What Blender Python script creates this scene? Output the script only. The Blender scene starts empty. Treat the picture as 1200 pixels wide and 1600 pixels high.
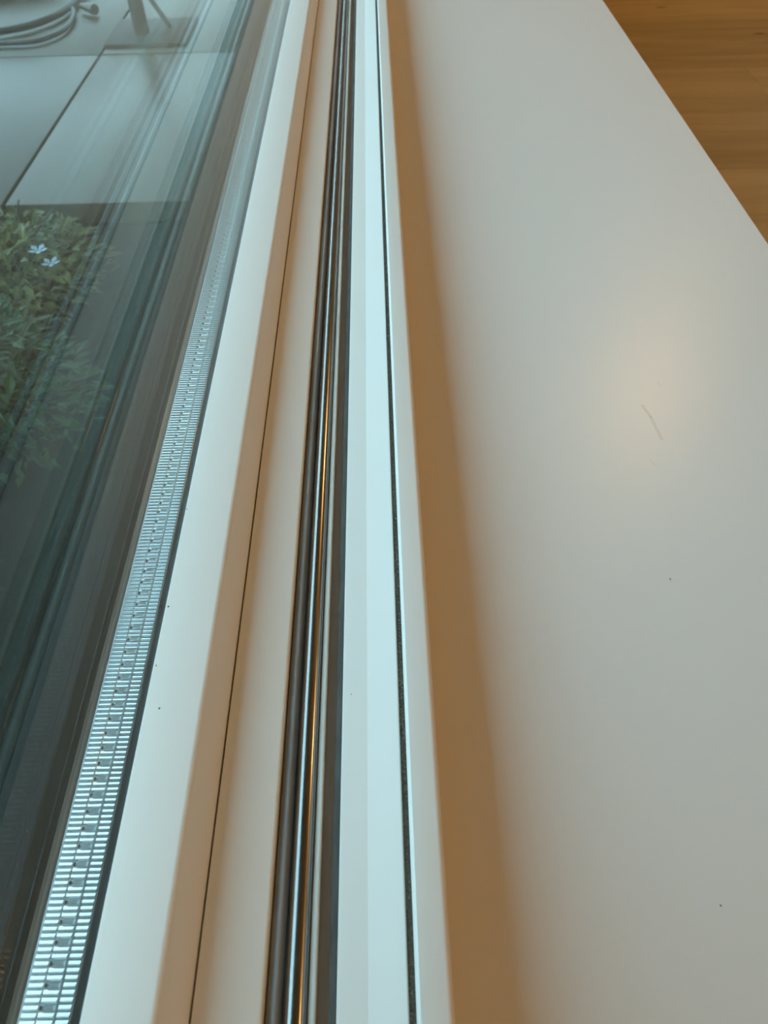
import bpy, bmesh, math, random
from mathutils import Vector, Matrix, noise

S = bpy.context.scene
C = S.collection
PI = math.pi
CAMZ = 0.73                                   # camera height above the room floor (floor is z = 0)

# ------------------------------------------------------------------ camera
F_PX, PITCH, ROLL = 1202.0, math.atan(1351.4 / 1202.0), math.atan(32.0 / 1351.0)
_r = Vector((1, 0, 0)); _f = Vector((0, math.cos(PITCH), -math.sin(PITCH))); _u = Vector((0, math.sin(PITCH), math.cos(PITCH)))
R_ = _r * math.cos(ROLL) - _u * math.sin(ROLL)
U_ = _u * math.cos(ROLL) + _r * math.sin(ROLL)
cd = bpy.data.cameras.new('camera'); cam = bpy.data.objects.new('camera', cd); C.objects.link(cam)
m = Matrix((R_, U_, -_f)).transposed().to_4x4(); m.translation = (0, 0, CAMZ); cam.matrix_world = m
cd.sensor_fit = 'VERTICAL'; cd.sensor_height = 36; cd.lens = 36 * F_PX / 1600
cd.clip_start = 0.005; cd.clip_end = 200
cd.dof.use_dof = True; cd.dof.focus_distance = 0.33; cd.dof.aperture_fstop = 26
S.camera = cam

# ------------------------------------------------------------------ sky, view
w = bpy.data.worlds.new('sky'); S.world = w; w.use_nodes = True
bg = w.node_tree.nodes['Background']; bg.inputs[0].default_value = (0.545, 0.775, 1.0, 1); bg.inputs[1].default_value = 3.65
S.view_settings.view_transform = 'Standard'; S.view_settings.look = 'None'
S.view_settings.exposure = 0.12; S.view_settings.gamma = 1.0; S.view_settings.use_curve_mapping = False
S.cycles.use_denoising = True
S.cycles.max_bounces = 10; S.cycles.diffuse_bounces = 4; S.cycles.glossy_bounces = 5; S.cycles.transparent_max_bounces = 24
S.cycles.sample_clamp_indirect = 6.0; S.cycles.use_adaptive_sampling = True; S.cycles.adaptive_threshold = 0.028
LAMP_COL = (1.0, 0.54, 0.17); LAMP_W = 18.5

# ------------------------------------------------------------------ helpers
def P(x, H, y=0.0):                           # millimetres across the window, millimetres below the camera -> metres
    return Vector((x / 1000, y, CAMZ - H / 1000))

def on_level(px, py, H):                      # a point of the place at depth H (m) below the camera, read off the photograph
    d = R_ * ((px - 600) / F_PX) + U_ * ((800 - py) / F_PX) + _f
    return Vector((0, 0, CAMZ)) + d * (-H / d.z)

def new_obj(name, bm, mat, parent=None, smooth=35):
    bmesh.ops.recalc_face_normals(bm, faces=bm.faces[:])
    me = bpy.data.meshes.new(name); bm.to_mesh(me); bm.free()
    if smooth is not None:
        me.polygons.foreach_set('use_smooth', [True] * len(me.polygons))
        me.set_sharp_from_angle(angle=math.radians(smooth))
    if mat: me.materials.append(mat)
    o = bpy.data.objects.new(name, me); C.objects.link(o)
    if parent:
        o.parent = parent; o.matrix_parent_inverse = parent.matrix_basis.inverted()
    return o

def empty(name, loc):
    o = bpy.data.objects.new(name, None); C.objects.link(o); o.location = loc; o.empty_display_size = 0.05
    return o

def tag(o, label=None, cat=None, group=None, kind=None):
    for k, v in (('label', label), ('category', cat), ('group', group), ('kind', kind)):
        if v: o[k] = v
    return o

def fillet(pts, seg=5):                       # [(x, H[, radius])] -> outline with rounded corners
    out = []; n = len(pts)
    for i, p in enumerate(pts):
        r = p[2] if len(p) > 2 else 0.0
        b = Vector(p[:2])
        if r <= 0: out.append(b); continue
        a = (Vector(pts[i - 1][:2]) - b); c = (Vector(pts[(i + 1) % n][:2]) - b)
        la, lc = a.length, c.length; a.normalize(); c.normalize()
        ang = a.angle(c); t = min(r / math.tan(ang / 2), la * .48, lc * .48)
        rr = t * math.tan(ang / 2); cen = b + (a + c).normalized() * (rr / math.sin(ang / 2))
        s = b + a * t - cen; e = b + c * t - cen
        for k in range(seg + 1):
            q = k / seg; v = s.lerp(e, q).normalized() * rr; out.append(cen + v)
    return out

def prism_bm(outline, y0, y1, bm=None):
    bm = bm or bmesh.new()
    A = [bm.verts.new(P(p[0], p[1], y0)) for p in outline]; B = [bm.verts.new(P(p[0], p[1], y1)) for p in outline]
    bm.faces.new(A); bm.faces.new(B[::-1]); n = len(A)
    for i in range(n): bm.faces.new((A[i], B[i], B[(i + 1) % n], A[(i + 1) % n]))
    return bm

def prism(name, pts, y0, y1, mat, parent=None, smooth=35, seg=5):
    return new_obj(name, prism_bm(fillet(pts, seg), y0, y1), mat, parent, smooth)

def box_bm(x0, x1, y0, y1, z0, z1, bev=0.0, bm=None, seg=2):
    b = bmesh.new()
    vs = [b.verts.new((x, y, z)) for x in (x0, x1) for y in (y0, y1) for z in (z0, z1)]
    for f in ((0, 1, 3, 2), (4, 6, 7, 5), (0, 4, 5, 1), (2, 3, 7, 6), (0, 2, 6, 4), (1, 5, 7, 3)): b.faces.new([vs[i] for i in f])
    if bev: bmesh.ops.bevel(b, geom=b.edges[:], offset=bev, segments=seg, affect='EDGES', profile=.5)
    if bm is None: return b
    me = bpy.data.meshes.new('t'); b.to_mesh(me); b.free(); bm.from_mesh(me); bpy.data.meshes.remove(me)
    return bm

def box(name, x0, x1, y0, y1, z0, z1, mat, parent=None, bev=0.0):
    return new_obj(name, box_bm(x0, x1, y0, y1, z0, z1, bev), mat, parent)

def tube_bm(path, r, n=10, bm=None):
    bm = bm or bmesh.new(); rings = []
    path = [Vector(p) for p in path]; up = Vector((0, 0, 1))
    for i, p in enumerate(path):
        t = (path[min(i + 1, len(path) - 1)] - path[max(i - 1, 0)]).normalized()
        a = t.cross(up if abs(t.z) < .95 else Vector((1, 0, 0))).normalized(); b = t.cross(a)
        rad = r[i] if isinstance(r, (list, tuple)) else r
        rings.append([bm.verts.new(p + (a * math.cos(2 * PI * k / n) + b * math.sin(2 * PI * k / n)) * rad) for k in range(n)])
    for i in range(len(rings) - 1):
        for k in range(n): bm.faces.new((rings[i][k], rings[i][(k + 1) % n], rings[i + 1][(k + 1) % n], rings[i + 1][k]))
    bm.faces.new(rings[0][::-1]); bm.faces.new(rings[-1])
    return bm

def spline(pts, n=10):                        # Catmull-Rom through points
    pts = [Vector(p) for p in pts]; q = [pts[0] * 2 - pts[1]] + pts + [pts[-1] * 2 - pts[-2]]; out = []
    for i in range(1, len(q) - 2):
        for k in range(n):
            t = k / n; a, b, c, d = q[i - 1:i + 3]
            out.append(.5 * ((2 * b) + (c - a) * t + (2 * a - 5 * b + 4 * c - d) * t * t + (3 * b - a - 3 * c + d) * t ** 3))
    return out + [pts[-1]]

# ------------------------------------------------------------------ materials
def mat(name, col, rough=.5, metal=0.0, var=0.0, scale=20.0, coat=0.0, spec=.5, bump=0.0, bscale=200.0, stretch=(1, 1, 1), rvar=0.0):
    M = bpy.data.materials.new(name); M.use_nodes = True; nt = M.node_tree; N = nt.nodes; L = nt.links
    b = N['Principled BSDF']; b.inputs['Base Color'].default_value = (*col, 1); b.inputs['Roughness'].default_value = rough
    b.inputs['Metallic'].default_value = metal; b.inputs['Specular IOR Level'].default_value = spec
    if coat: b.inputs['Coat Weight'].default_value = coat; b.inputs['Coat Roughness'].default_value = .15
    tc = N.new('ShaderNodeTexCoord'); mp = N.new('ShaderNodeMapping'); L.new(tc.outputs['Object'], mp.inputs[0]); mp.inputs['Scale'].default_value = stretch
    nz = N.new('ShaderNodeTexNoise'); nz.inputs['Scale'].default_value = scale; nz.inputs['Detail'].default_value = 5; L.new(mp.outputs[0], nz.inputs['Vector'])
    if var:
        mr = N.new('ShaderNodeMapRange'); mr.inputs[1].default_value = .3; mr.inputs[2].default_value = .7; mr.inputs[3].default_value = 1 - var; mr.inputs[4].default_value = 1 + var * .5
        L.new(nz.outputs[0], mr.inputs[0])
        mx = N.new('ShaderNodeVectorMath'); mx.operation = 'SCALE'; mx.inputs[0].default_value = col; L.new(mr.outputs[0], mx.inputs['Scale']); L.new(mx.outputs[0], b.inputs['Base Color'])
    if rvar:
        m2 = N.new('ShaderNodeMapRange'); m2.inputs[3].default_value = rough - rvar; m2.inputs[4].default_value = rough + rvar; L.new(nz.outputs[0], m2.inputs[0]); L.new(m2.outputs[0], b.inputs['Roughness'])
    if bump:
        n2 = N.new('ShaderNodeTexNoise'); n2.inputs['Scale'].default_value = bscale; n2.inputs['Detail'].default_value = 3; L.new(mp.outputs[0], n2.inputs['Vector'])
        bp = N.new('ShaderNodeBump'); bp.inputs['Strength'].default_value = bump; bp.inputs['Distance'].default_value = .001; L.new(n2.outputs[0], bp.inputs['Height']); L.new(bp.outputs[0], b.inputs['Normal'])
    return M

WHITE = mat('white_lacquer', (.80, .79, .76), .38, var=.015, scale=3, bump=.03, bscale=300, stretch=(1, .05, 1))
SILLM = mat('sill_lacquer', (.80, .79, .77), .32, var=.012, scale=5, bump=.02, bscale=500)
BLACK = mat('black_rubber', (.006, .007, .0075), .8, spec=.2)
GREYRUB = mat('grey_rubber', (.26, .29, .31), .45, var=.25, scale=60, stretch=(1, .2, 1))
PALERUB = mat('pale_rubber', (.66, .70, .68), .4, var=.12, scale=80, stretch=(1, .2, 1))
DARKRUB = mat('dark_grey_rubber', (.085, .08, .075), .7, var=.2, scale=60)
CHROME = mat('polished_rail_metal', (.29, .29, .29), .19, 1.0, rvar=.05, scale=40, stretch=(8, .6, 8))
SPACER = mat('embossed_aluminium', (.66, .71, .735), .21, 1.0, rvar=.05, scale=600)
BUTYL = mat('brown_sealant', (.11, .085, .065), .28, var=.3, scale=200, stretch=(1, .1, 1))
CLAD = mat('dark_cladding', (.006, .009, .0085), .8, var=.2, scale=30, spec=.15)
DIRT = mat('dirt', (.16, .145, .115), .9, var=.5, scale=1500)
GRIT = mat('grit', (.30, .27, .22), .9, var=.7, scale=3000)
WALLM = mat('wall_paint', (.48, .40, .30), .8, var=.03, scale=4, bump=.1, bscale=150)
CEILM = mat('ceiling_paint', (.70, .65, .56), .9)
FACADE = mat('facade_render', (.34, .33, .31), .9, var=.2, scale=30, bump=.3, bscale=120)
SLABM = mat('wet_paving', (.056, .044, .028), .38, spec=.35, var=.22, scale=4, bump=.05, bscale=250, rvar=.06)
SOILM = mat('soil', (.006, .0055, .004), 1.0, spec=.1, var=.5, scale=40, bump=.6, bscale=90)
LAWNM = mat('lawn', (.05, .085, .025), .9, var=.4, scale=30, bump=.5, bscale=80)
STEEL = mat('painted_steel', (.030, .029, .027), .6, var=.15, scale=12, spec=.25)
HOSEM = mat('hose_rubber', (.028, .028, .026), .45)
BRASS = mat('hose_fitting', (.10, .09, .08), .4, .6)
LEAF = mat('leaf', (.020, .055, .012), .5, var=.45, scale=25, spec=.25)
LEAF2 = mat('leaf_yellowish', (.075, .085, .016), .5, var=.4, scale=25, spec=.25)
STEM = mat('stem', (.05, .045, .02), .8, var=.3, scale=40)
PETAL = mat('pale_petal', (.24, .31, .38), .6)
LAMPW = mat('lamp_housing', (.75, .74, .72), .4)
RUST = mat('rusty_steel', (.10, .045, .022), .7, var=.4, scale=50)

def glass_mat():
    M = bpy.data.materials.new('window_glass'); M.use_nodes = True; nt = M.node_tree; N = nt.nodes; L = nt.links
    N.remove(N['Principled BSDF']); out = N['Material Output']
    tr = N.new('ShaderNodeBsdfTransparent'); tr.inputs[0].default_value = (.917, .965, .942, 1)
    gl = N.new('ShaderNodeBsdfGlossy'); gl.inputs['Roughness'].default_value = .0; gl.inputs[0].default_value = (1, 1, 1, 1)
    ge = N.new('ShaderNodeNewGeometry'); mr = N.new('ShaderNodeMapRange'); mr.inputs[3].default_value = 1.13; mr.inputs[4].default_value = 1 / 1.13
    L.new(ge.outputs['Backfacing'], mr.inputs[0])          # the same index seen from either side of the surface
    fr = N.new('ShaderNodeFresnel'); L.new(mr.outputs[0], fr.inputs['IOR'])
    mx = N.new('ShaderNodeMixShader'); L.new(fr.outputs[0], mx.inputs[0]); L.new(tr.outputs[0], mx.inputs[1]); L.new(gl.outputs[0], mx.inputs[2])
    L.new(mx.outputs[0], out.inputs[0]); return M
GLASS = glass_mat()

def wood_mat():
    M = bpy.data.materials.new('oak_boards'); M.use_nodes = True; nt = M.node_tree; N = nt.nodes; L = nt.links; b = N['Principled BSDF']
    tc = N.new('ShaderNodeTexCoord'); oi = N.new('ShaderNodeObjectInfo')
    ad = N.new('ShaderNodeVectorMath'); ad.operation = 'MULTIPLY_ADD'; ad.inputs[1].default_value = (1, 1, 1)
    cm = N.new('ShaderNodeCombineXYZ'); ml = N.new('ShaderNodeMath'); ml.operation = 'MULTIPLY'; ml.inputs[1].default_value = 37.0
    L.new(oi.outputs['Random'], ml.inputs[0]); L.new(ml.outputs[0], cm.inputs[2]); L.new(tc.outputs['Object'], ad.inputs[0]); L.new(cm.outputs[0], ad.inputs[2])
    mp = N.new('ShaderNodeMapping'); mp.inputs['Scale'].default_value = (1.2, 12, 1); L.new(ad.outputs[0], mp.inputs[0])
    g = N.new('ShaderNodeTexNoise'); g.inputs['Scale'].default_value = 1.6; g.inputs['Detail'].default_value = 7; g.inputs['Roughness'].default_value = .6; g.inputs['Distortion'].default_value = .6; L.new(mp.outputs[0], g.inputs['Vector'])
    cr = N.new('ShaderNodeValToRGB'); e = cr.color_ramp.elements
    e[0].position = .28; e[0].color = (.32, .26, .14, 1); e[1].position = .72; e[1].color = (.45, .375, .22, 1)
    L.new(g.outputs[0], cr.inputs[0])
    mr = N.new('ShaderNodeMapRange'); mr.inputs[3].default_value = .82; mr.inputs[4].default_value = 1.14; L.new(oi.outputs['Random'], mr.inputs[0])
    sc = N.new('ShaderNodeVectorMath'); sc.operation = 'SCALE'; L.new(cr.outputs[0], sc.inputs[0]); L.new(mr.outputs[0], sc.inputs['Scale'])
    # knots
    mk = N.new('ShaderNodeMapping'); mk.inputs['Scale'].default_value = (1.0, 2.6, 1); L.new(ad.outputs[0], mk.inputs[0])
    v = N.new('ShaderNodeTexVoronoi'); v.inputs['Scale'].default_value = 3.2; L.new(mk.outputs[0], v.inputs['Vector'])
    kr = N.new('ShaderNodeMapRange'); kr.inputs[1].default_value = .03; kr.inputs[2].default_value = .085; kr.inputs[3].default_value = .35; kr.inputs[4].default_value = 1.0; L.new(v.outputs['Distance'], kr.inputs[0])
    s2 = N.new('ShaderNodeVectorMath'); s2.operation = 'SCALE'; L.new(sc.outputs[0], s2.inputs[0]); L.new(kr.outputs[0], s2.inputs['Scale'])
    L.new(s2.outputs[0], b.inputs['Base Color']); b.inputs['Roughness'].default_value = .5
    return M
OAK = wood_mat()

# ------------------------------------------------------------------ the room
Y0, Y1 = -0.132, 1.95                     # clear opening of the window along the wall
ZT = 2.08                                # its head
XW0, XW1 = -0.124, 0.205                 # wall faces
ZB = CAMZ - .300                         # wall top under the sill
RX1, RY0, RY1, RZ = 4.4, -2.4, 4.4, 2.52

def ring_wall():
    bm = bmesh.new(); outer = [(RY0, 0), (RY1, 0), (RY1, RZ), (RY0, RZ)]; inner = [(Y0, ZB), (Y1, ZB), (Y1, ZT), (Y0, ZT)]
    V = {}
    for s, x in ((0, XW0), (1, XW1)):
        V[s] = ([bm.verts.new((x, y, z)) for y, z in outer], [bm.verts.new((x, y, z)) for y, z in inner])
    for i in range(4):
        j = (i + 1) % 4
        for s in (0, 1): bm.faces.new((V[s][0][i], V[s][0][j], V[s][1][j], V[s][1][i]))
        bm.faces.new((V[0][0][i], V[1][0][i], V[1][0][j], V[0][0][j])); bm.faces.new((V[0][1][i], V[0][1][j], V[1][1][j], V[1][1][i]))
    return bm
o = new_obj('wall_left', ring_wall(), WALLM, smooth=None); tag(o, 'painted wall around the window opening', kind='structure')
tag(box('wall_right', RX1, RX1 + .1, RY0, RY1, 0, RZ, WALLM), 'plain painted wall opposite the window', kind='structure')
tag(box('wall_front', XW0, RX1 + .1, RY0 - .1, RY0, 0, RZ, WALLM), 'plain painted wall behind the viewer', kind='structure')
tag(box('wall_back', XW0, RX1 + .1, RY1, RY1 + .1, 0, RZ, WALLM), 'plain painted wall at the far end of the room', kind='structure')
tag(box('ceiling', XW0, RX1 + .1, RY0 - .1, RY1 + .1, RZ, RZ + .1, CEILM), 'plain white ceiling', kind='structure')

tag(box('roof_overhang', -1.15, XW0 - .002, -5.0, 9.0, 2.36, 2.54, FACADE), 'flat roof overhang above the terrace and window', kind='structure')
# oak boards, each a piece of the floor, running away from the window wall
fl = box('floor', XW1, RX1, RY0, RY1, -.06, -.016, SOILM); tag(fl, 'warm brown oak board floor beside the white sill', kind='structure')
rng = random.Random(4)
BW = .189; yb = 2.332 - math.ceil((2.332 - RY0) / BW) * BW
meshes = {}
row = 0
while yb < RY1:
    a, b_ = max(yb, RY0), min(yb + BW, RY1)
    x = XW1 - rng.uniform(0, 1.2)
    while x < RX1:
        ln = 1.9; a0, a1 = max(x, XW1), min(x + ln, RX1)
        if a1 - a0 > .02 and b_ - a > .02:
            key = (round(a1 - a0, 3), round(b_ - a, 3))
            if key not in meshes:
                bm = box_bm(0, a1 - a0 - .0006, 0, b_ - a - .0006, -.016, 0, .0012, seg=1)
                p = new_obj('floor_plank', bm, OAK, fl, smooth=None); meshes[key] = p.data
            else:
                p = bpy.data.objects.new('floor_plank', meshes[key]); C.objects.link(p); p.parent = fl
            p.location = (a0, a, rng.uniform(-.0003, .0003))
        x += ln
    yb += BW; row += 1

# ceiling spots
def spot(loc, label, power=1.0):
    t = empty('ceiling_spotlight', (loc[0], loc[1], RZ)); tag(t, label, 'ceiling lamp', 'warm ceiling spotlights')
    z1 = RZ
    bm = bmesh.new(); n = 24; rings = []
    for r, z in ((.055, z1), (.055, z1 - .10), (.047, z1 - .10), (.044, z1 - .085), (.044, z1 - .01)):
        rings.append([bm.verts.new((loc[0] + r * math.cos(2 * PI * k / n), loc[1] + r * math.sin(2 * PI * k / n), z)) for k in range(n)])
    for i in range(4):
        for k in range(n): bm.faces.new((rings[i][k], rings[i][(k + 1) % n], rings[i + 1][(k + 1) % n], rings[i + 1][k]))
    new_obj('housing', bm, LAMPW, t)
    E = bpy.data.materials.get('warm_bulb')
    if not E:
        E = bpy.data.materials.new('warm_bulb'); E.use_nodes = True; N = E.node_tree.nodes; b = N['Principled BSDF']
        b.inputs['Emission Color'].default_value = (*LAMP_COL, 1); b.inputs['Emission Strength'].default_value = 70.0; b.inputs['Base Color'].default_value = (.8, .7, .5, 1)
    bm = bmesh.new(); bmesh.ops.create_uvsphere(bm, u_segments=20, v_segments=10, radius=.036)
    bmesh.ops.translate(bm, verts=bm.verts[:], vec=(loc[0], loc[1], z1 - .08)); new_obj('bulb', bm, E, t)
    ld = bpy.data.lights.new('lamp_light', 'POINT'); ld.energy = LAMP_W * power; ld.color = LAMP_COL; ld.shadow_soft_size = .045
    lo = bpy.data.objects.new('lamp_light', ld); C.objects.link(lo); lo.location = (0, 0, -.165); lo.parent = t
    return t
spot((1.28, 2.60), 'warm ceiling spotlight nearest the window wall', 1.0)
spot((2.9, 1.75), 'warm ceiling spotlight over the middle of the room', 1.0)
spot((2.6, .35), 'warm ceiling spotlight beside the viewer', 1.0)

# ------------------------------------------------------------------ the fixed window frame
WY0, WY1 = Y0 + .002, Y1 - .002
win = empty('window_1', P(-60, 300, .7)); tag(win, 'white fixed window frame with chrome guide rail and dirty joint', kind='structure')
prism('frame_rail', [(-15.7, 238.6, .8), (-7.2, 237, 1.5), (3.4, 232.7, .35), (3.4, 299.5), (-122, 299.5), (-122, 272), (-34, 272), (-34, 256), (-16.2, 256)], WY0, WY1, WHITE, win)
prism('cover_strip', [(5.3, 231.6, .2), (6.3, 230.2, .3), (15.0, 230.5, 1.9), (15.0, 299.5), (5.3, 299.5)], WY0, WY1, WHITE, win)
# guide rail: a round bead on a narrow web
cx, ch, cr = -27.0, 243.0, 3.35
pts = [(cx + cr * math.sin(a), ch - cr * math.cos(a)) for a in [math.radians(-150 + 300 * k / 28) for k in range(29)]]
prism('guide_rail', pts + [(cx + 1.6, 255.9), (cx - 1.6, 255.9)], WY0, WY1, CHROME, win)
prism('sealing_gasket', [(-34.9, 242.5, .5), (-32.2, 240.8, .8), (-30.55, 243.6, .4), (-30.55, 246.5), (-31.2, 255.9), (-33.9, 255.9), (-33.9, 247)], WY0, WY1, GREYRUB, win)
prism('sealing_lip', [(-23.6, 242.4, .4), (-21.4, 241.4, .6), (-21.8, 255.9), (-22.8, 255.9)], WY0, WY1, PALERUB, win)
prism('edge_gasket', [(-17.9, 241.9, .4), (-15.9, 241.5, .3), (-16.25, 255.9), (-17.8, 255.9)], WY0, WY1, DARKRUB, win)
prism('groove_floor', [(-21.7, 247.6), (-17.85, 248.4), (-17.85, 255.9), (-21.7, 255.9)], WY0, WY1, WHITE, win)
for nm, a, b_ in (('frame_jamb', WY0, WY0 + .05), ('frame_jamb', WY1 - .05, WY1)):
    box(nm, -.122, .003, a, b_, CAMZ - .2315, ZT - .002, WHITE, win, .0015)
box('frame_head', -.122, .003, WY0 + .0505, WY1 - .0505, ZT - .052, ZT - .002, WHITE, win, .0015)

# ------------------------------------------------------------------ the sash with its insulating glass
SY0, SY1, SZT = WY0 + .055, WY1 - .055, ZT - .056
sash = empty('window_sash', P(-80, 268, .7)); tag(sash, 'white window sash with double glazing and a shiny embossed metal spacer', 'window sash')
prism('sash_rail', [(-53.6, 237.6, .25), (-35.2, 238.6, 1.0), (-35.2, 268), (-122, 268), (-122, 250), (-53.6, 250)], SY0, SY1, WHITE, sash)
prism('glazing_bead', [(-77.7, 223.2, .25), (-59.1, 223.1, 2.0), (-54.2, 237.8, .2), (-54.2, 249.9), (-78.1, 249.9)], SY0 + .0605, SY1 - .0605, WHITE, sash)
for a, b_ in ((SY0, SY0 + .06), (SY1 - .06, SY1)):
    box('sash_stile', -.122, -.0355, a, b_, CAMZ - .2355, SZT, WHITE, sash, .0015)
box('sash_top_rail', -.122, -.0355, SY0 + .0605, SY1 - .0605, SZT - .06, SZT, WHITE, sash, .0015)
GY0, GY1 = SY0 + .061, SY1 - .061
zg0, zg1 = CAMZ - .2498, SZT - .0605
box('inner_pane', -.0816, -.0779, GY0, GY1, zg0, zg1, GLASS, sash)
box('outer_pane', -.1026, -.0987, GY0, GY1, zg0, zg1, GLASS, sash)
prism('edge_seal', [(-82.05, 229.4), (-81.65, 229.4), (-81.65, 249.8), (-82.05, 249.8)], GY0, GY1, BLACK, sash)
prism('edge_seal', [(-98.65, 229.2, .5), (-97.6, 229.9, .3), (-96.5, 229.4, .4), (-96.5, 249.8), (-98.65, 249.8)], GY0, GY1, BUTYL, sash)
prism('glazing_gasket', [(-106.5, 226.0, .8), (-102.7, 224.5, .8), (-102.7, 249.8), (-106.5, 249.8)], GY0, GY1, BLACK, sash)
prism('outer_cladding', [(-124.0, 240.0, 1.5), (-106.6, 231.0, 1.0), (-106.6, 249.8), (-122.2, 249.8), (-122.2, 262), (-124, 262)], GY0, GY1, CLAD, sash)
# spacer bar
XL, XR, HS = -96.4, -82.1, 230.0
spacer = prism('spacer_bar', [(XL, HS + .25, .2), (XL + .5, HS, .15), (XR - .5, HS, .15), (XR, HS + .25, .2), (XR, 248), (XL, 248)], GY0, GY1, SPACER, sash)
spacer['label'] = 'shiny embossed aluminium spacer bar'
PER = .005; YA = .0475                   # one pattern period and the middle of one tab

def rib_bm(x0, x1, hw, hgt, bm=None, yc=0.0, own=True):
    bm = bm or bmesh.new(); n = 4
    prof = [(-hw, 0), (-hw * .72, hgt * .75), (-hw * .35, hgt), (hw * .55, hgt * .42), (hw, 0)]
    e = .00012
    A = [bm.verts.new((x0 + (e if 0 < i < n else 0), yc + q, z)) for i, (q, z) in enumerate(prof)]
    B = [bm.verts.new((x1 - (e if 0 < i < n else 0), yc + q, z)) for i, (q, z) in enumerate(prof)]
    for k in range(n): bm.faces.new((A[k], B[k], B[k + 1], A[k + 1]))
    bm.faces.new(A); bm.faces.new(B[::-1]); bm.faces.new((A[0], A[n], B[n], B[0]))
    return bm
def tab_bm(x0, x1, hw, hgt, bm=None, yc=0.0):
    bm = bm or bmesh.new(); e = min(.0004, (x1 - x0) * .3)
    lo = [bm.verts.new((x, yc + y, 0)) for x, y in ((x0, -hw), (x1, -hw), (x1, hw), (x0, hw))]
    hi = [bm.verts.new((x, yc + y, z)) for x, y, z in ((x0 + e, -hw + e * .6, hgt * .93), (x1 - e, -hw + e * .6, hgt), (x1 - e, hw - e * .6, hgt), (x0 + e, hw - e * .6, hgt * .93))]
    bm.faces.new(hi); bm.faces.new(lo[::-1])
    for i in range(4): bm.faces.new((lo[i], lo[(i + 1) % 4], hi[(i + 1) % 4], hi[i]))
    return bm
LX = (-.0954, -.0914); MX = (-.0911, -.0869); RX = (-.0863, -.0828); SX = (-.0911, -.0905)
zs = CAMZ - HS / 1000
HW, HG = .00072, .00044
def pieces():                            # name, x-range, offset in the period
    for j in (-1, 0, 1):
        yield 'rib', LX, j * PER / 3; yield 'rib', RX, j * PER / 3
    yield 'rib', MX, -PER / 3; yield 'rib', MX, PER / 3; yield 'tab', MX, 0.0; yield 'slot', SX, 0.0
proto = {}
NEAR = 33; K0 = -6
for k in range(K0, K0 + NEAR):
    for nm, xr, dy in pieces():
        key = (nm, xr)
        if key not in proto:
            bm = rib_bm(*xr, HW, HG) if nm == 'rib' else tab_bm(xr[0] + (.0007 if nm == 'tab' else 0), xr[1], .00072 if nm == 'tab' else .0005, .00045 if nm == 'tab' else .00012)
            p = new_obj(nm, bm, BLACK if nm == 'slot' else SPACER, spacer, smooth=25 if nm == 'rib' else None); proto[key] = p.data
        else:
            p = bpy.data.objects.new(nm, proto[key]); C.objects.link(p); p.parent = spacer
        p.location = (0, YA + k * PER + dy, zs)
bm = bmesh.new()
for k in list(range(-14, K0)) + list(range(K0 + NEAR, 215)):
    for nm, xr, dy in pieces():
        if nm == 'rib': rib_bm(*xr, HW, HG, bm, YA + k * PER + dy)
        elif nm == 'tab': tab_bm(xr[0] + .0007, xr[1], .00072, .00045, bm, YA + k * PER + dy)
        else:
            n0 = len(bm.faces); tab_bm(xr[0], xr[1], .0005, .00012, bm, YA + k * PER + dy); bm.faces.ensure_lookup_table()
            for fc in bm.faces[n0:]: fc.material_index = 1
p = new_obj('fine_relief', bm, SPACER, spacer, smooth=25); p.data.materials.append(BLACK); p.location = (0, 0, zs); p['kind'] = 'stuff'
box('ridge', -.08675, -.08645, GY0, GY1, zs, zs + .0004, SPACER, spacer)

# dirt lying in the joint between frame and cover strip
o = prism('joint_dirt', [(3.42, 234.2), (5.28, 234.5), (5.28, 238.5), (3.42, 238.5)], WY0, WY1, DIRT); tag(o, 'dark grimy filling in the narrow joint beside the white frame', 'dirt', kind='stuff')
rng = random.Random(9); bm = bmesh.new()
for i in range(1500):
    y = rng.uniform(-.02, .55) if rng.random() < .8 else rng.uniform(.3, 1.0)
    if noise.noise(Vector((y * 23, 1.3, 0))) < -.12 and rng.random() < .8: continue
    r = rng.uniform(.00012, .00038); c = P(rng.uniform(3.75, 4.95), 234.25, y)
    M4 = Matrix.Translation(c) @ Matrix.Rotation(rng.uniform(0, 6), 4, 'Z') @ Matrix.Diagonal((r, r * rng.uniform(.7, 1.8), r * .9, 1))
    bmesh.ops.create_icosphere(bm, subdivisions=1, radius=1.0, matrix=M4)
o = new_obj('grit', bm, GRIT, smooth=None); tag(o, 'fine grey grit caught in the narrow joint', 'grit', kind='stuff')

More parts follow.
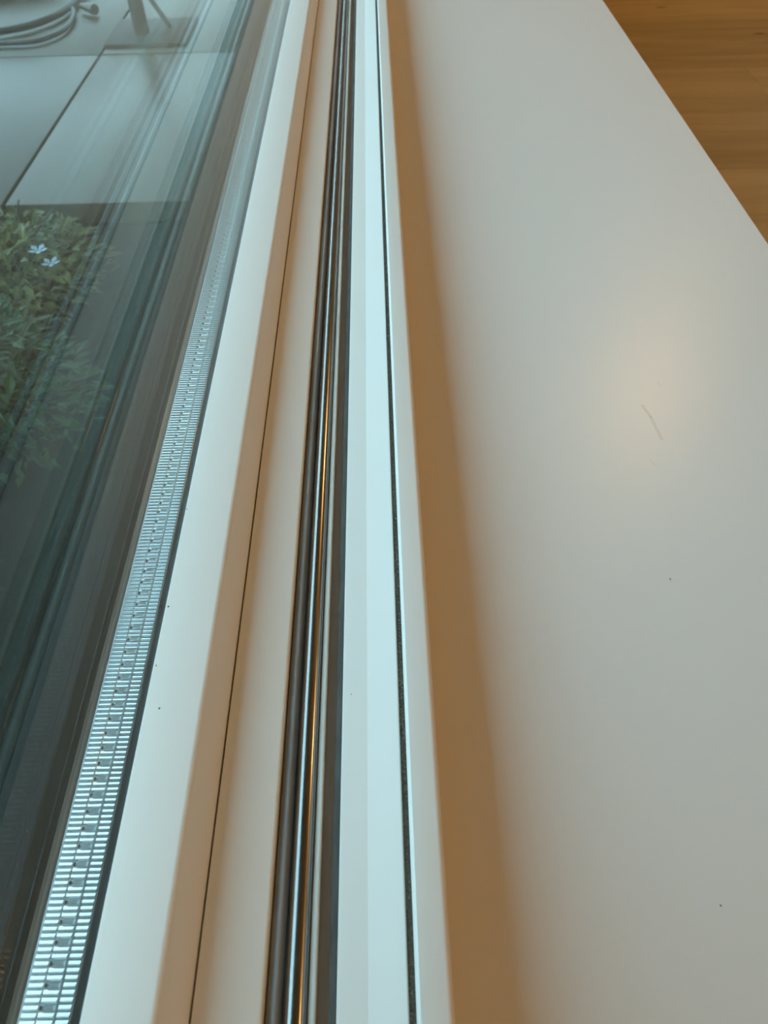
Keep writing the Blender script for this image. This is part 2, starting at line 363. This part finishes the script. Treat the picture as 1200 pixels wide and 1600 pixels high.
# ------------------------------------------------------------------ window sill board
sill = prism('window_sill', [(15.1, 264.0), (256.8, 264.0, 1.6), (256.8, 299.9, 1.6), (15.1, 299.9)], WY0, WY1, SILLM)
tag(sill, 'broad white lacquered window sill board with a small scuff', 'window sill')
nt = SILLM.node_tree; N = nt.nodes; L = nt.links; b = N['Principled BSDF']      # scuffs: short thin grey strokes
src = b.inputs['Base Color'].links[0].from_socket
geo = N.new('ShaderNodeNewGeometry'); prev = src
def stroke(p, q, wd, amt):
    global prev
    a = on_level(*p, .264); c = on_level(*q, .264); d = (c - a)
    sub = N.new('ShaderNodeVectorMath'); sub.operation = 'SUBTRACT'; sub.inputs[1].default_value = a; L.new(geo.outputs['Position'], sub.inputs[0])
    dt = N.new('ShaderNodeVectorMath'); dt.operation = 'DOT_PRODUCT'; dt.inputs[1].default_value = d / d.length_squared; L.new(sub.outputs[0], dt.inputs[0])
    cl = N.new('ShaderNodeClamp'); L.new(dt.outputs['Value'], cl.inputs[0])
    sc = N.new('ShaderNodeVectorMath'); sc.operation = 'SCALE'; sc.inputs[0].default_value = d; L.new(cl.outputs[0], sc.inputs['Scale'])
    ds = N.new('ShaderNodeVectorMath'); ds.operation = 'DISTANCE'; L.new(sub.outputs[0], ds.inputs[0]); L.new(sc.outputs[0], ds.inputs[1])
    mr = N.new('ShaderNodeMapRange'); mr.inputs[1].default_value = 0; mr.inputs[2].default_value = wd; mr.inputs[3].default_value = 1 - amt; mr.inputs[4].default_value = 1; L.new(ds.outputs['Value'], mr.inputs[0])
    s = N.new('ShaderNodeVectorMath'); s.operation = 'SCALE'; L.new(prev, s.inputs[0]); L.new(mr.outputs[0], s.inputs['Scale']); prev = s.outputs[0]
stroke((1004, 634), (1017, 652), .0011, .20); stroke((1017, 652), (1034, 686), .0013, .17); stroke((1028, 596), (1032, 604), .0006, .08); stroke((1016, 718), (1026, 730), .0008, .06)
L.new(prev, b.inputs['Base Color'])

# ------------------------------------------------------------------ dust specks
rng = random.Random(2)
for px, py, H, r, lab in ((249, 1107, .2232, .00028, 'dark dust speck on the glazing bead, lowest of the row'), (244, 1040, .2232, .00022, 'small dust speck on the glazing bead beside the metal spacer'),
                          (263, 948, .2232, .00030, 'dark dust speck on the glazing bead, above the row'), (292, 796, .2228, .00022, 'tiny dust speck at the upper edge of the glazing bead'),
                          (549, 1085, .2367, .00018, 'tiny dark speck on the pale frame beside the guide rail'), (546, 229, .2528, .0011, 'small dead insect in the groove beside the frame'),
                          (1047, 905, .2639, .00025, 'tiny dark speck on the white sill below the scuff'), (1126, 1415, .2639, .00025, 'tiny dark speck low on the white sill')):
    bm = bmesh.new(); bmesh.ops.create_icosphere(bm, subdivisions=2, radius=r)
    for v in bm.verts: v.co = Vector((v.co.x, v.co.y * 1.25, v.co.z * .5)) * (1 + .35 * noise.noise(v.co * 9000 + Vector((px, py, 0))))
    bmesh.ops.translate(bm, verts=bm.verts[:], vec=(0, 0, r * .42))
    o = new_obj('dead_insect' if 'insect' in lab else 'dust_speck', bm, DIRT); o.location = on_level(px, py, H)
    tag(o, lab, 'insect' if 'insect' in lab else 'dust speck', None if 'insect' in lab else 'dust specks on the window')

# ------------------------------------------------------------------ outside: paving, bed, plants, hose, post
HG_ = .85; ZG = CAMZ - HG_
ter = box('terrace', -6.0, XW0 - .002, 1.74, 9.0, ZG - .12, ZG - .05, SOILM); tag(ter, 'wet grey terrace of large concrete slabs outside the window', kind='structure')
rng = random.Random(6); slab_me = {}
xs = [XW0 - .004] + [-.87 - k for k in range(0, 6)]; ys = [1.735 + k for k in range(0, 8)]
for i in range(len(xs) - 1):
    for j in range(len(ys) - 1):
        wx, wy = xs[i] - xs[i + 1] - .008, ys[j + 1] - ys[j] - .008
        key = round(wx, 3)
        if key not in slab_me:
            p = new_obj('paving_slab', box_bm(0, wx, 0, wy, -.05, 0, .004), SLABM, ter); slab_me[key] = p.data
        else:
            p = bpy.data.objects.new('paving_slab', slab_me[key]); C.objects.link(p); p.parent = ter
        p.location = (xs[i + 1] + .004, ys[j] + .004, ZG + rng.uniform(-.0015, .0015))
tag(box('lawn', -40, XW0 - .002, -30, 40, ZG - .30, ZG - .16, LAWNM), 'green lawn around the house', kind='structure')
bm = bmesh.new(); nx, ny = 50, 70; g = []
for i in range(nx + 1):
    rowv = []
    for j in range(ny + 1):
        x = -2.6 + (2.6 + XW0 - .003) * i / nx; y = -1.2 + (1.733 + 1.2) * j / ny
        rowv.append(bm.verts.new((x, y, ZG - .055 + .03 * noise.noise(Vector((x * 5, y * 5, 1))) + .014 * noise.noise(Vector((x * 19, y * 19, 4))))))
    g.append(rowv)
for i in range(nx):
    for j in range(ny): bm.faces.new((g[i][j], g[i + 1][j], g[i + 1][j + 1], g[i][j + 1]))
bot = [[bm.verts.new((g[i][j].co.x, g[i][j].co.y, ZG - .17)) for j in (0, ny)] for i in (0, nx)]
o = new_obj('planting_bed', bm, SOILM); tag(o, 'dark soil bed below the window', kind='structure')

def shrub(cx, cy, rx, rz, n, matl, label, seed, flowers=()):
    t = empty('shrub', (cx, cy, ZG - .04)); tag(t, label, 'shrub', 'low garden plants below the window'); rg = random.Random(seed)
    bm = bmesh.new()
    for k in range(n):
        while True:
            q = Vector((rg.uniform(-1, 1), rg.uniform(-1, 1), rg.uniform(0, 1)))
            if .25 < q.length < 1: break
        c = Vector((cx + q.x * rx, cy + q.y * rx, ZG - .03 + q.z * rz)); ln = rg.uniform(.010, .024); wd = ln * rg.uniform(.35, .5)
        d = Vector((q.x + rg.uniform(-.5, .5), q.y + rg.uniform(-.5, .5), rg.uniform(-.2, .6))).normalized(); s = d.cross(Vector((rg.uniform(-.4, .4), rg.uniform(-.4, .4), 1))).normalized(); up = s.cross(d)
        V = [bm.verts.new(v) for v in (c - d * ln, c + s * wd + up * ln * .15, c + d * ln - up * ln * .25, c - s * wd + up * ln * .15, c)]
        for i in range(4): bm.faces.new((V[i], V[(i + 1) % 4], V[4]))
    f = new_obj('foliage', bm, matl, t, smooth=None); f['kind'] = 'stuff'
    for k in range(6):
        a = 2 * PI * k / 6 + rg.random(); e = Vector((cx + rx * .6 * math.cos(a), cy + rx * .6 * math.sin(a), ZG + rz * .7)); b0 = Vector((cx, cy, ZG - .05))
        new_obj('stem', tube_bm([b0, b0.lerp(e, .5) + Vector((0, 0, .03)), e], [.005, .004, .002], 6), STEM, t)
    for fp in flowers:
        bm = bmesh.new()
        for k in range(5):
            a = 2 * PI * k / 5; d = Vector((math.cos(a), math.sin(a), .25)); s = Vector((-math.sin(a), math.cos(a), 0)); r = .009
            V = [bm.verts.new(Vector(fp) + v) for v in (Vector(), d * r + s * r * .5, d * r * 1.7, d * r - s * r * .5)]; bm.faces.new(V)
        new_obj('flower', bm, PETAL, t, smooth=None)
    return t
shrub(-.76, 1.45, .21, .13, 1100, LEAF2, 'yellowish green shrub at the edge of the paving', 1)
shrub(-.66, 1.02, .18, .22, 1200, LEAF, 'leafy green shrub with pale flowers near the paving', 2, [on_level(60, 392, .58), on_level(80, 412, .60)])
shrub(-.66, .62, .12, .14, 400, LEAF, 'leafy green shrub right below the glass', 3)
shrub(-1.22, 1.05, .30, .24, 1300, LEAF, 'leafy green shrub furthest from the house wall', 4)

# black hose lying on the slabs, with its coupling
z = ZG + .016
hose = empty('garden_hose', (on_level(60, 55, HG_ - .016))); tag(hose, 'black garden hose looped on the wet slabs', 'garden hose')
pa = [on_level(x, y, HG_ - .018) for x, y in ((-120, 62), (-50, 57), (0, 49), (45, 40), (85, 25), (110, 8), (140, -25), (190, -70))]
pb = [on_level(x, y, HG_ - .013) for x, y in ((-130, 66), (-50, 68), (5, 67), (55, 64), (90, 52), (108, 38), (115, 22), (112, 8), (120, -5), (150, -30))]
new_obj('hose_strand', tube_bm(spline(pa), .012, 12), HOSEM, hose); new_obj('hose_strand', tube_bm(spline(pb), .008, 12), HOSEM, hose)
ca, cb = on_level(128, 9, HG_ - .02), on_level(148, 15, HG_ - .02)
new_obj('coupling', tube_bm([ca, ca.lerp(cb, .3), ca.lerp(cb, .35), ca.lerp(cb, .7), ca.lerp(cb, .75), cb], [.010, .010, .014, .014, .017, .017], 12), BRASS, hose)
# steel post with square foot plate
post = empty('parasol_stand', (-.74, 2.92, ZG)); tag(post, 'grey steel post on a square foot plate standing on the slabs', 'parasol stand')
box('foot_plate', -.868, -.60, 2.79, 3.05, ZG + .002, ZG + .012, STEEL, post, .002)
new_obj('pole', tube_bm([(-.765, 2.90, ZG + .0125), (-.765, 2.90, ZG + 1.9)], .024, 16), STEEL, post)
for s in (1,):
    new_obj('brace', tube_bm([(-.765 + s * .085, 2.90 + .05, ZG + .013), (-.765 + s * .018, 2.905, ZG + .16)], .008, 8), STEEL, post)
# rusty bowl at the corner of the view
bm = bmesh.new(); cb = on_level(5, -12, HG_); n = 32; rings = []
for r, zz in ((.10, .0), (.16, .03), (.19, .09), (.185, .09), (.15, .035), (.02, .012)):
    rings.append([bm.verts.new((cb.x + r * math.cos(2 * PI * k / n), cb.y + .19 + r * math.sin(2 * PI * k / n), ZG + .002 + zz)) for k in range(n)])
bm.faces.new(rings[0])
for i in range(5):
    for k in range(n): bm.faces.new((rings[i][k], rings[i][(k + 1) % n], rings[i + 1][(k + 1) % n], rings[i + 1][k]))
bm.faces.new(rings[-1])
o = new_obj('fire_bowl', bm, RUST); tag(o, 'rusty brown metal bowl on the slabs behind the hose', 'bowl')
